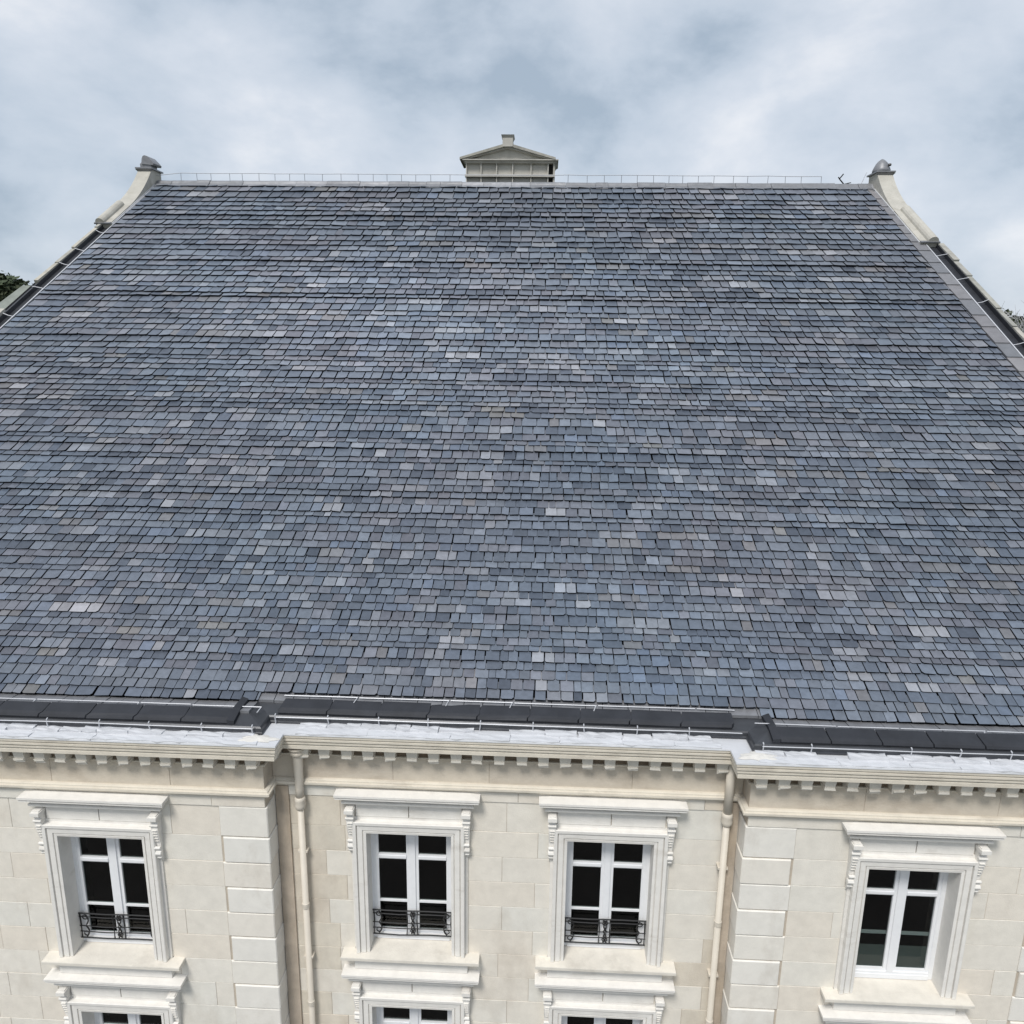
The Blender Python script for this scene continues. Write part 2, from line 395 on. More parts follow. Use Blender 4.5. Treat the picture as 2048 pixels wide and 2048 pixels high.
for i in range(len(ZC)-1):
    zt, zb = ZC[i]-.007, ZC[i+1]+.007
    al = .04*(i % 2); pr = .026 + .012*(i % 2)
    quoin(XB-QW+al, XB+pr, YW-pr, YC-.001, zb, zt, 1)
    quoin(XC_-pr, XC_+QW-al, YW-pr, YC-.001, zb, zt, -1)
    quoin(XD-QW+al, XD+pr, YW-pr, YC-.001, zb, zt, 1)

# brown stone strips standing in the two inner corners
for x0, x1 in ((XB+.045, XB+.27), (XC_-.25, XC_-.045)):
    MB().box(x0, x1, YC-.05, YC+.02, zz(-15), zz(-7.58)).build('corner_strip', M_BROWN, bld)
# --- entablature: string course, bed mould, cornice, dentils
def ent(name, prof, m): return MB().sweep(PATH, prof, PLAN).build(name, m, bld)
strg = ent('string_course', [(-.05,-7.415),(.045,-7.42),(.075,-7.435),(.075,-7.452),(.11,-7.462),(.11,-7.50),(.075,-7.515),(.06,-7.553),(-.05,-7.556)], M_CORN)
bed = ent('bed_mould', [(-.05,-6.95),(.05,-6.95),(.05,-6.968),(.03,-6.985),(-.05,-6.985)], M_CORN)
ent('dentil_shade_strip', [(-.05,-6.701),(.015,-6.701),(.015,-6.95),(-.05,-6.95)], M_GAPSHADE)  # added strip, coloured as the shade behind the dentils
corn = ent('cornice', [(-.12,-6.43),(.345,-6.425),(.36,-6.435),(.36,-6.475),(.335,-6.482),(.335,-6.50),(.352,-6.506),(.352,-6.54),(.32,-6.55),(.318,-6.565),(.335,-6.572),(.335,-6.60),(.30,-6.615),(.305,-6.63),(.32,-6.64),(.32,-6.70),(.27,-6.712),(.27,-6.70),(-.12,-6.70)], M_CORN)
def dentil_mesh():
    a, b, d, h = .10, .078, .21, .25
    P = [(-b,-d+.03,-h),(b,-d+.03,-h),(b,0.02,-h),(-b,.02,-h),(-a,-d,0),(a,-d,0),(a,.02,0),(-a,.02,0)]
    m = MB().hexa(P); m.box(-b-.006, b+.006, -d+.0, -.01, -h+.03, -h+.07)
    return mesh('dentil', m.V, m.F, M_TRIM)
DM = [dentil_mesh()]
for v in (1, 2, 3):
    me = DM[0].copy()
    for q in me.vertices: q.co.x += random.uniform(-.012, .012); q.co.z += random.uniform(-.02, .012) if q.co.z < -.05 else 0
    DM.append(me)
for x0, x1, y in ((XA, XB, YW), (XB+.5, XC_-.3, YC), (XC_, XD, YW), (XD+.5, XR, YC)):
    n = int((x1-x0)/.365); 
    for i in range(n+1):
        x = x0 + .12 + i*(x1-x0-.24)/n
        d = link('dentil', random.choice(DM), corn, (x + random.uniform(-.008, .008), y, zz(-6.702)))
        d.rotation_euler.z = random.uniform(-.02, .02)
for x, sg in ((XB, 1), (XC_, -1)):
    d = link('dentil', DM[0], corn, (x, (YC+YW)/2+.02, zz(-6.702))); d.rotation_euler.z = sg*math.pi/2

# --- lead apron over the cornice
apron = ent('lead_apron', [(-.05,-6.405),(.10,-6.402),(.365,-6.405),(.372,-6.428),(.364,-6.43),(.10,-6.416),(-.05,-6.42)], M_LEAD)
def sheet(x0, x1, y, d0, d1, z0, z1, th, amp):
    """thin crumpled lead sheet lying between outward offsets d0 (back) and d1 (front)"""
    nx, ny = max(2, int((x1-x0)/.12)), 3; V = []
    for j in range(ny+1):
        for i in range(nx+1):
            t = j/ny; e = (random.uniform(-.03, .03) if j in (0, ny) else 0)
            V.append((x0+(x1-x0)*i/nx + (random.uniform(-.015, .015) if i in (0, nx) else 0), y-(d0+(d1-d0)*t)+e*.6, zz(z0+(z1-z0)*t + th + random.uniform(0, amp))))
    n1 = len(V)
    V += [(v[0], v[1], v[2]-th-amp) for v in V]
    q = nx+1
    F = [(j*q+i, j*q+i+1, (j+1)*q+i+1, (j+1)*q+i) for j in range(ny) for i in range(nx)]
    for i in range(nx): F += [(ny*q+i, ny*q+i+1, n1+ny*q+i+1, n1+ny*q+i), (i+1, i, n1+i, n1+i+1)]
    for j in range(ny): F += [(j*q, (j+1)*q, n1+(j+1)*q, n1+j*q), ((j+1)*q+nx, j*q+nx, n1+j*q+nx, n1+(j+1)*q+nx)]
    c = ((x0+x1)/2, y, zz(z0)); m = MB().add(V, F).shift(c)
    link('lead_sheet', mesh('lead_sheet', m.V, m.F, M_LEAD), apron, c)
def zap(d): return -6.403
for x0, x1, y in ((XA, XB+.05, YW), (XB+.55, XC_-.5, YC), (XC_, XD, YW), (XD+.5, XR, YC)):
    x = x0
    while x < x1-.15:
        l = min(random.uniform(.75, 1.5), x1-x); d0 = random.uniform(.14, .2)
        sheet(x+.004, x+l-.004, y, d0, .358, zap(d0), zap(.36), .01, .012); x += l
    x = x0
    while x < x1-.15:
        l = min(random.uniform(.22, .75), x1-x); d1 = random.uniform(.12, .21)
        if random.random() < .85: sheet(x+.005, x+l-.005, y, .0, d1, zap(0), zap(d1), random.uniform(.02, .045), .02)
        x += l
# mortar smears where the bays step forward
for x0, y0, rx, ry in ((XB-.02, YW-.16, .30, .14), (XC_+.04, YW-.16, .30, .14)):
    V = []; F = []; na, nr_ = 26, 5
    rad = [1+.22*math.sin(2*math.pi*j/na*3+x0)+.16*math.sin(2*math.pi*j/na*7+1)+random.uniform(-.08, .08) for j in range(na)]
    V.append((x0, y0, zz(zap(YW-y0)+.034)))
    for i in range(1, nr_+1):
        t = i/nr_
        for j in range(na):
            a = 2*math.pi*j/na; px = x0+rx*t*rad[j]*math.cos(a); py = max(YW-.35, min(YW-.02, y0+ry*t*rad[j]*math.sin(a)))
            V.append((px, py, zz(zap(YW-py) + .03*(1-t*t) + (.004 if i == nr_ else random.uniform(.004, .016)))))
    F = [(0, 1+j, 1+(j+1) % na) for j in range(na)] + [(1+(i-1)*na+j, 1+i*na+j, 1+i*na+(j+1) % na, 1+(i-1)*na+(j+1) % na) for i in range(1, nr_) for j in range(na)]
    MB().add(V, F).build('mortar_smear', M_SMEAR, bld, smooth=True)

# --- black gutter, covers, rails
gut = ent('gutter', [(.03,-6.415),(.04,-6.37),(.02,-6.355),(.012,-6.30),(-.01,-6.275),(-.06,-6.27),(-.33,-6.19),(-.33,-6.25),(-.06,-6.33),(-.05,-6.415)], M_CHAN)
CV = [(-.11,-6.285),(-.045,-6.262),(-.04,-6.24),(-.06,-6.205),(-.11,-6.178),(-.335,-6.125),(-.335,-6.15),(-.12,-6.21)]
def cover(x0, x1, y, skew=0.):
    b = MB().prism(CV, lambda p: (x0 + skew*(p[0]<-.1), y-p[0], zz(p[1]+random.uniform(-.002, .002))), lambda p: (x1 + skew*(p[0]<-.1), y-p[0], zz(p[1]+random.uniform(-.002, .002))))
    c = ((x0+x1)/2, y, zz(-6.2)); b.shift(c)
    o = link('gutter_cover', mesh('gutter_cover', b.V, b.F, M_BLACK), gut, c)
    o.rotation_euler = (random.uniform(-.02, .02), random.uniform(-.012, .012), 0)
for x0, x1, y in ((XA, XB-.55, YW), (XB+.12, XC_-.25, YC), (XC_+.42, XD-.3, YW), (XD-.1, XR-.6, YC)):
    n = round((x1-x0)/.84); st = (x1-x0)/n
    for i in range(n):
        cover(x0+i*st+.012, x0+(i+1)*st-.012, y, .05 if x0 < 0 else -.02)
# corner cheeks of the gutter
for x, sg in ((XB-.56, 1), (XC_+.40, -1)):
    b = MB().prism([(YW+.04, -6.29), (YW+.34, -6.21), (YC+.34, -6.21), (YC+.34, -6.11), (YW+.34, -6.11), (YW+.04, -6.19)],
                   lambda p: (x-.02*sg, p[0], zz(p[1])), lambda p: (x+.10*sg, p[0], zz(p[1]-.02)))
    b.build('gutter_cheek', M_BLACK, bld)
# strips of grey lead between the last slates and the gutter
for x0, x1, y, prof in ((XA, XB-.3, YW, [(-.30,-6.165),(-.72,-6.20),(-.72,-6.24),(-.30,-6.22)]), (XB-.3, XC_+.3, YC, [(-.30,-6.15),(-.56,-6.075),(-.56,-6.12),(-.30,-6.2)]),
                      (XC_+.3, XD, YW, [(-.30,-6.165),(-.72,-6.20),(-.72,-6.24),(-.30,-6.22)]), (XD-.3, XR-.6, YC, [(-.30,-6.15),(-.56,-6.075),(-.56,-6.12),(-.30,-6.2)])):
    x = x0
    while x < x1-.05:
        l = min(random.uniform(.25, .6), x1-x); dz = random.uniform(0, .012)
        b = MB().prism(prof, lambda p: (x+.006, y-p[0], zz(p[1]+dz)), lambda p: (x+l-.006, y-p[0], zz(p[1]+dz)))
        c = (x+l/2, y, zz(-6.15)); b.shift(c); link('eaves_flashing', mesh('eaves_flashing', b.V, b.F, M_LEADG), gut, c)
        x += l
rb = MB()
rail = None
def rails():
    b = MB(); posts = []
    for x0, x1, y in ((XA, XB-.1, YW), (XB+.15, XC_-.12, YC), (XC_+.1, XD, YW), (XD+.1, XR-.6, YC)):
        n = round((x1-x0)/.84); st = (x1-x0)/n
        pts = []
        for i in range(n+1):
            px = x0+i*st; pts.append((px, y-.085, zz(-6.262+random.uniform(-.006, .006))))
            if random.random() < .9: posts.append((px+random.uniform(-.03, .03), y))
        b.tube(pts, .009, 5)
        x = x0
        up_d = -.37 if y == YC else -.42
        while x < x1-.2:      # upper broken rail along the slate edge
            l = min(random.uniform(.8, 1.9), x1-x); z = -6.085 + random.uniform(-.008, .008) if y == YC else -6.135 + random.uniform(-.008, .008)
            b.tube([(x, y-up_d, zz(z)), (x+l-.03, y-up_d, zz(z+random.uniform(-.008, .008)))], .010, 5)
            if random.random() < .5: b.tube([(x+l-.04, y-up_d, zz(z)), (x+l-.08, y-up_d+.10-.2, zz(z-.05))], .009, 4)
            x += l
    r = b.build('gutter_rail', M_RAIL, bld)
    for px, y in posts:
        m = MB(); k = random.uniform(-.025, .025)
        m.tube([(0, .035, .05), (0, 0, .035), (0, -.0, 0), (k, .03, -.135)], .010, 5)
        link('rail_post', mesh('rail_post', m.V, m.F, M_RAIL), r, (px, y-.085, zz(-6.262)))
rails()

# --- windows
HW = 1.25
SURR_PROF = [(0.0, .34), (0.0, -.11), (.045, -.118), (.05, -.095), (.062, -.095), (.067, -.122), (.15, -.128), (.155, -.10), (.168, -.10), (.172, -.145), (.225, -.15), (.235, -.14), (.235, -.045), (.285, -.045), (.285, .02), (.05, .02), (.05, .34)]
def build_window(cx, y, f, idx):
    """window > hood, frieze_panel, console, sill, casement_frame, pane, guard_rail; the window mesh is its moulded surround"""
    o = (cx, y, zz(OB-f*FLO)); T, B = OT-OB, 0.0
    fm = lambda px, pz, dep: (px, dep, pz)
    s = MB()
    path = [(OW, B), (OW, T), (-OW, T), (-OW, B)]
    s.sweep(path, SURR_PROF, fm)
    win = link('window', mesh('window', s.V, s.F, M_SURR), bld, o)
    def part(name, b, m, smooth=False): return link(name, mesh(name, b.V, b.F, m, smooth=smooth), win, o)
    # hood
    ht = -7.575-OB
    hp = [(-.02, -.06), (-.02, ht), (.20, ht-.02), (.20, ht-.06), (.165, ht-.066), (.165, ht-.078), (.185, ht-.082), (.185, ht-.105), (.15, ht-.115), (.12, ht-.145), (.08, ht-.172), (.06, ht-.178), (.06, ht-.193), (.095, ht-.20), (.095, ht-.24), (.05, ht-.245), (.03, ht-.275), (.0, ht-.31), (-.02, ht-.31)]
    hp[0] = (-.02, ht-.31)
    path = [(-HW+.2, .04), (-HW+.2, -.06), (HW-.2, -.06), (HW-.2, .04)]
    part('hood', MB().sweep(path, hp[1:], lambda px, py, h: (px, py, h)), M_SURR)
    # frieze panel with a centre joint
    zt, zb = ht-.315, T+.289
    for x0, x1 in ((-OW-.18, -.009), (.009, OW+.18)):
        part('frieze_panel', MB().box(x0, x1, -.045, .02, zb+.004, zt), M_SURR)
    # consoles
    poly = [(0, 0), (.20, 0), (.20, -.10), (.18, -.12), (.15, -.16), (.165, -.22), (.16, -.34), (.135, -.46), (.105, -.58), (.10, -.66), (.125, -.70), (.14, -.76), (.125, -.82), (.09, -.86), (.075, -.90), (.05, -.97), (0, -1.02)]
    for sg in (-1, 1):
        xc = sg*(OW+.268)
        tp = lambda p: max(.03, .062 + min(0, p[1]+.25)*.035)
        b = MB().prism(poly, lambda p: (xc-tp(p), .01-p[0], zt+p[1]), lambda p: (xc+tp(p), .01-p[0], zt+p[1]))
        b.box(xc-.078, xc+.078, -.225, .01, zt-.085, zt-.02)
        for (r_, yy_, zz_, hw_) in ((.05, -.10, -.77, .055), (.03, -.085, -.86, .045), (.028, -.125, -.66, .05), (.026, -.16, -.20, .066)):
            b.lathe([(r_*.8, -hw_-.006), (r_, -hw_), (r_, hw_), (r_*.8, hw_+.006)], (0, 0, 0), 8)
            b.V[-32:] = [(xc+v[2], yy_+v[0], zt+zz_+v[1]) for v in b.V[-32:]]
        for q in range(5):
            b.hexa([(xc-.03, -.05, zt-.36-.06*q), (xc+.03, -.05, zt-.36-.06*q), (xc+.03, -.02, zt-.36-.06*q), (xc-.03, -.02, zt-.36-.06*q),
                    (xc-.045+.004*q, -.185+.014*q, zt-.29-.06*q), (xc+.045-.004*q, -.185+.014*q, zt-.29-.06*q), (xc+.04, -.02, zt-.30-.06*q), (xc-.04, -.02, zt-.30-.06*q)])
        part('console', b, M_SURR)
    # sill and apron block
    sp = [(-.02, .0), (.185, -.012), (.19, -.025), (.19, -.075), (.175, -.085), (.135, -.10), (.10, -.12), (.10, -.145), (-.02, -.15)]
    sl = MB().sweep([(-HW+.19, .04), (-HW+.19, -.06), (HW-.19, -.06), (HW-.19, .04)], sp, lambda px, py, h: (px, py, h))
    sl.add([(-OW, -.05, 0.002), (OW, -.05, 0.002), (OW, .345, .03), (-OW, .345, .03)], [(0, 1, 2, 3)])
    part('sill', sl, M_TRIM)
    part('apron', MB().box(-1.03, 1.03, -.115, .03, -.36, -.148), M_SURR)
    # casement frame
    fr = MB(); y0, y1 = .22, .29
    def bar(x0, x1, z0, z1, a=y0, b_=y1): fr.box(x0, x1, a, b_, z0, z1)
    bar(-OW, -OW+.075, .03, T); bar(OW-.075, OW, .03, T); bar(-OW+.075, OW-.075, T-.05, T); bar(-OW+.075, OW-.075, .03, .115, y0-.02)
    bar(-OW+.075, OW-.075, .115, .165, y0-.008)
    bar(-.055, .055, .165, T-.05, y0-.015)
    for sg in (-1, 1):
        a, b_ = (.055, OW-.075) if sg > 0 else (-OW+.075, -.055)
        e0, e1 = y0+.012, y1-.006
        bar(a, a+.055, .165, T-.05, e0, e1); bar(b_-.055, b_, .165, T-.05, e0, e1)
        bar(a+.055, b_-.055, .165, .22, e0, e1); bar(a+.055, b_-.055, T-.095, T-.05, e0, e1)
        bar(a+.055, b_-.055, T-.74, T-.65, e0-.012, e1)
        bar(a+.055, b_-.055, T-.72, T-.67, e0-.024, e0-.012)
        if not (cx > 5 and f == 0): bar(a+.055, b_-.055, .80, .835, e0, e1)
    part('casement_frame', fr, M_FRAME)
    for sg in (-1, 1):
        a, b_ = (.11, OW-.13) if sg > 0 else (-OW+.13, -.11)
        for z0, z1 in ((.22, T-.74), (T-.65, T-.095)):
            part('pane', MB().box(a-.005, b_+.005, .262, .268, z0-.005, z1+.005), M_GLASS)
    if not (cx > 5):
        gr = MB(); yy = .15
        zt_, zb_ = .68, .17
        def tb(pts, r=.011): gr.tube([(p[0], yy, p[1]) for p in pts], r*1.15, 5)
        for z, bow in ((zt_, .0), (zt_-.07, .0), (.42, .0), (.30, 0), (zb_, 0)): tb([(-OW+.01, z), (-.25, z-.012+random.uniform(-.008, .008)), (.3, z+.006), (OW-.01, z)], .012 if z in (zt_, zb_) else .009)
        for x in (-OW+.03, OW-.03, -.11, .09): tb([(x, zb_), (x+random.uniform(-.015, .015), .45), (x, zt_)], .012)
        def scroll(xc, zc, hgt, sg):
            pts = []
            for i in range(19):
                t = i/18; a = -math.pi/2 + t*math.pi*2.0
                pts.append((xc + sg*.055*math.cos(a)*(1 if t < .5 else -1), zc - hgt/2 + hgt*t))
            tb(pts, .012)
        scroll(-.03, .425, .46, 1); scroll(.03, .425, .46, -1); scroll(-OW+.12, .425, .46, 1); scroll(OW-.12, .425, .46, -1)
        for x in (-OW+.12, OW-.12, 0):
            for z in (.26, .60):
                tb([(x+.045*math.cos(a*math.pi/5), z+.045*math.sin(a*math.pi/5)) for a in range(11)], .009)
        part('guard_rail', gr, M_IRON)
    elif f == 0:
        for a, b_ in ((.11, OW-.13), (-OW+.13, -.11)): part('pane_reflection', MB().box(a-.004, b_+.004, .272, .276, .216, .66), M_PANEREFL)  # added grey panels imitate a reflection low in the glass
        part('inner_rail', MB().box(-OW+.08, OW-.08, .30, .33, .86, .91), M_FRAME)
for i, (cx, y) in enumerate(WINX):
    for f in (0, 1): build_window(cx, y, f, i)

# --- rainwater pipes in the two inner corners
def pipe(px, taper):
    y = YC-.13; b = MB()
    r0 = .10 if taper else .085
    b.lathe([(.056, -13.0+0), (.056, 0)], (px, y, zz(-7.9)), 14)
    if taper: b.lathe([(.072, -.86), (.07, -.7), (.092, -.06), (.10, 0)], (px, y, zz(-6.86)), 14)
    else: b.lathe([(.074, -1.04), (.074, 0)], (px, y, zz(-6.685)), 14)
    p = b.build('downpipe', M_PIPE, bld, smooth=False)
    for f_ in p.data.polygons: f_.use_smooth = len(f_.vertices) == 4
    c = MB().lathe([(.06, -.17), (.085, -.13), (.10, -.07), (.086, -.01), (.098, .02), (.09, .06), (.076, .08)], (px, y, zz(-7.80)), 14)
    c.build('pipe_collar', M_PIPE, p, smooth=True)
    if taper: MB().lathe([(.10, -.10), (.135, -.06), (.14, -.03), (.125, -.02), (.13, .0), (.17, .05), (.17, .07)], (px, y, zz(-6.82)), 14).build('pipe_hopper', M_PIPE, p)
    for z in (-9.9, -12.0, -14.2):
        MB().lathe([(.057, -.05), (.066, -.045), (.066, .045), (.057, .05)], (px, y, zz(z)), 14).build('pipe_joint', M_PIPE, p)
    for z in (-8.8, -11.0, -13.2):
        m = MB(); m.box(px-.085, px+.085, y-.02, YC-.004, zz(z-.018), zz(z+.018)); m.build('pipe_bracket', M_PIPE, p)
pipe(-4.06, True); pipe(3.25, False)

# ------------------------------------------------------------------ roof
rf = MB()
XSL, XSR = -16.4, 12.8
rf.add([RP(XL, -.30, -.055), RP(XR, -.30, -.055), RP(XR, SLEN, -.055), RP(XL, SLEN, -.055), (XL, YBK, zz(EZ)), (XR, YBK, zz(EZ))], [(0, 1, 2, 3), (3, 2, 5, 4)])
roof = link('roof', mesh('roof', rf.V, rf.F, M_DECK, recalc=False), bld, (0, 0, 0))

PAL = [((.104, .124, .158), 30), ((.122, .141, .173), 24), ((.086, .104, .136), 19), ((.130, .140, .168), 17), ((.106, .114, .140), 10),
       ((.172, .185, .213), 8), ((.142, .145, .158), 3), ((.066, .080, .107), 9), ((.100, .123, .166), 4), ((.215, .225, .25), 2.2), ((.150, .152, .156), .6)]
PW = [p[1] for p in PAL]; PC = [p[0] for p in PAL]
def patch(x, s):
    """slow colour drift over the roof from one delivery of slates to the next: -1..1"""
    return math.sin(x*.55+1.3*math.sin(s*.33))*.5 + math.sin(s*.9+x*.21+2)*.5
def slate_geo(x, wd, s0, e, t, lift, cj):
    """one slate: 6-cornered slab, lower corners clipped or worn; returns verts, faces, material index, colours"""
    g_ = wd*.045 + .004
    a, b = x+g_*.5+random.uniform(0, g_*.5), x+wd-g_*.5-random.uniform(0, g_*.5)
    Ls = min(e*1.85, SLEN-s0+.02)
    c1 = wd*random.choice((.02, .03, .05, .08, .14))*random.uniform(.5, 1.1); c2 = wd*random.choice((.02, .03, .05, .08, .14))*random.uniform(.5, 1.1)
    j = lambda q: random.uniform(-q, q)
    sk = j(.035)*wd
    lo1, lo2 = s0+j(.03)*e, s0+j(.03)*e
    roll = j(.3)*t
    pts = [(a, s0+Ls, 0), (b, s0+Ls, 0), (b+sk, lo2+min(c2, e*.4), 1), (b-c2+sk, lo2, 1), (a+c1+sk, lo1, 1), (a+sk, lo1+min(c1, e*.4), 1)]
    n_up = 0.0; n_lo = lift*random.uniform(.93, 1.1)
    V = []; n = 6
    for h in (0, 1):
        for (px, ps, q) in pts:
            f = (ps-s0)/Ls
            nn = n_lo + (n_up-n_lo)*f + roll*((px-a)/(b-a)-.5)*2*(1-f)
            V.append(RP(px, ps, nn + h*t))
    F = [(11, 10, 9, 8, 7, 6)] + [(i, (i+1) % n, n+(i+1) % n, n+i) for i in range(1, 6)]
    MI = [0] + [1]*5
    global LASTK
    k = LASTK if random.random() < .38 else random.choices(range(len(PC)), PW)[0]
    LASTK = k; c = PC[k]
    v = random.lognormvariate(0, .12)*cj*(1+.14*patch(x*.5, s0*.5)); tint = patch(x*1.7+5, s0*1.3)
    pale = .42*math.exp(-((x+6.5)/5.5)**2-((s0-13.5)/6.5)**2)      # sheen painted into the slate colours: a paler, slightly violet stretch
    v *= 1+pale; tint += pale
    c = (c[0]*v*(1+.045*tint), c[1]*v, c[2]*v*(1-.02*tint), 1)
    return V, F, MI, [c]*12
LASTK = 0
BV, BF, BM, BC = [], [], [], []
indiv = 0
s = -.175; ci = 0
# slates that stay single: the lowest courses inside the view, where they show largest
while s < SLEN-.12:
    e = (.182 + .008*max(s, 0) + .0003*max(s, 0)**2)*random.choice((.72, .9, 1.0, 1.0, 1.1, 1.25))
    if ci == 0: e = .185
    wn = .205 + .0095*max(s, 0)
    t = .024 + .0012*max(s, 0)
    bold = random.choice((1., 1., 1., 1.1, 1.3)); lift = 1.72*t*bold
    cj = random.uniform(.92, 1.08)
    ranges = [(XSL, XSR)] if ci else [(XA-.2, XB-.28), (XC_+.28, XD+.3)]
    if ci == 1: ranges = [(XSL, XSR)]
    for x0, x1 in ranges:
        x = x0
        while x < x1-.02:
            wd = wn*min(1.75, max(.62, random.lognormvariate(0, .2)))
            if x+wd > x1-.08*wn: wd = x1-x
            V, F, MI, C_ = slate_geo(x, wd, s + .012*e*math.sin(x*.9+ci*1.7)*3, e, t, lift, cj)
            if indiv < 300 and ci < 6 and -9.3 < x < 8.5:
                c = Vector(RP(x+wd/2, s, 0))
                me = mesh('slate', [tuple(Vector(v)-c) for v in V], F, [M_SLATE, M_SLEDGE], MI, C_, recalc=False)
                link('slate', me, roof, c); indiv += 1
            else:
                o = len(BV); BV += V; BF += [tuple(i+o for i in f_) for f_ in F]; BM += MI; BC += C_
            x += wd
    s += e; ci += 1
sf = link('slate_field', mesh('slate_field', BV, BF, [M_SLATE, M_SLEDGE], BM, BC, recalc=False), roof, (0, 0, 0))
sf['kind'] = 'stuff'

def rbox(x0, x1, s0, s1, n0, n1, dn=0.):
    return [RP(x0, s0, n0), RP(x1, s0, n0), RP(x1, s1, n0), RP(x0, s1, n0), RP(x0, s0, n1+dn), RP(x1, s0, n1+dn), RP(x1, s1, n1), RP(x0, s1, n1)]
def piece(name, pts, m, parent):
    b = MB().hexa(pts); c = Vector(pts[0]); b.shift(c)
    return link(name, mesh(name, b.V, b.F, m), parent, c)
# ridge: lead rolls
x = XSL-.1
while x < XSR+.3:
    l = min(random.uniform(.5, 1.5), XSR+.35-x); wl = random.uniform(.34, .5); dn = random.uniform(-.012, .016)
    pf = [(-wl, .07), (-wl, .125), (-.16, .14), (-.06, .185), (.03, .185), (.10, .08), (.14, -.3)]
    dw = [random.uniform(-.03, .03) for _ in pf]
    b = MB().prism(list(range(7)), lambda q: RP(x+.006, SLEN+pf[q][0], pf[q][1]+dn), lambda q: RP(x+l-.006, SLEN+pf[q][0]+(dw[q] if q < 2 else 0), pf[q][1]+dn+dw[q]*.3))
    c = Vector(RP(x, SLEN, 0)); b.shift(c); link('ridge_lead', mesh('ridge_lead', b.V, b.F, random.choice((M_LEADG, M_LEADG, M_LEADG, M_LEADM))), roof, c)
    x += l
# ridge wire on slim posts
wv = MB(); px = XSL+.9; tops = []; posts = []
while px < 11.6:
    gapc = -3.9 < px < .5
    z = ZR+.46+random.uniform(-.012, .012)
    if not gapc: posts.append((px, z))
    tops.append((px, YR, zz(z if not gapc else ZR+.45))); px += random.uniform(.52, .82)
wire_pts = [(XSL-.25, YR, zz(ZR+.36))] + tops
wv.tube(wire_pts, .013, 4); wire = wv.build('ridge_wire', M_RAIL, bld)
for px, z in posts:
    MB().tube([(px, YR, zz(ZR+.1)), (px+random.uniform(-.01, .01), YR, zz(z))], .010, 4).build('wire_post', M_LEADG, wire)
b = MB(); b.tube([(12.05, YR, zz(ZR+.1)), (11.8, YR, zz(ZR+.36)), (11.74, YR, zz(ZR+.44))], .026, 6, .022); b.tube([(11.8, YR, zz(ZR+.38)), (11.9, YR-.1, zz(ZR+.54))], .022, 6)
b.tube([(11.95, YR, zz(ZR+.16)), (12.25, YR-.05, zz(ZR+.22))], .02, 5); b.build('mast_bracket', M_IRON, wire)
MB().tube([(12.65, YR, zz(ZR+.1)), (12.85, YR, zz(ZR+.62))], .012, 4).build('wire_spike', M_RAIL, wire)

# verges: trim strip, dark channel with straps, coping stones
SV = SLEN-.3
def verge(x_in, sg, chan0, chan1, cope1, strap_st):
    X = lambda d: x_in + sg*d
    piece('verge_trim', rbox(min(X(chan0-.038), X(chan0)), max(X(chan0-.038), X(chan0)), -.2, SV, -.04, .10), M_RAIL, roof)
    b = MB().hexa(rbox(min(X(chan0), X(chan1)), max(X(chan0), X(chan1)), -.2, SV, -.06, -.02)); b.hexa(rbox(min(X(chan1), X(chan1+.05)), max(X(chan1), X(chan1+.05)), -.2, SV, -.06, .105))
    b.build('verge_channel', M_CHAN if sg < 0 else M_BLACK, roof)
    s_ = 15.4 if sg < 0 else .6
    while s_ < (SV-4.2 if sg < 0 else SV-5.3):
        l = random.uniform(1.1, 2.3); l = min(l, (SV-4.0 if sg < 0 else SV-5.1)-s_)
        hh = random.uniform(.11, .15); o1 = cope1+random.uniform(-.04, .04)
        piece('coping_stone', rbox(min(X(chan1+.02), X(o1)), max(X(chan1+.02), X(o1)), s_+.012, s_+l-.012, -.3, hh, .035), M_COPE, roof)
        s_ += l
    s_ = 1.0
    while s_ < SV-3.2:
        MB().tube([RP(X(chan0-.02), s_, .07), RP(X((chan0+chan1)/2), s_+.03, .10), RP(X(chan1+.03), s_+random.uniform(.02, .16), .14)], .013, 4).build('channel_strap', M_RAIL, roof)
        s_ += random.uniform(.9, 1.7)*strap_st
verge(XSL, -1, .08, .42, .60, 1.2)
piece('coping_stone', rbox(XSL-.95, XSL-.44, 10.4, 13.4, -.3, .20), M_KNEE, roof)
piece('coping_stone', rbox(XSL-.85, XSL-.44, 6.2, 10.3, -.3, .18), M_COPE, roof)
verge(XSR, 1, .50, .86, 1.04, 1.5)
s_ = .0
while s_ < SLEN-.4:
    l = min(random.uniform(.6, 1.05), SLEN-.35-s_)
    piece('verge_slate', rbox(XSR+.03, XSR+.44, s_+.012, s_+l+.05, .0, .085, .03), M_VERGE, roof)
    s_ += l
# lead upstand on the left, near the top
for s0_, s1_ in ((SLEN-3.0, SLEN-1.7), (SLEN-1.68, SLEN-.3)):
    piece('verge_lead', rbox(XSL-.08, XSL+.10, s0_, s1_, .02, .09), M_LEADG, roof)

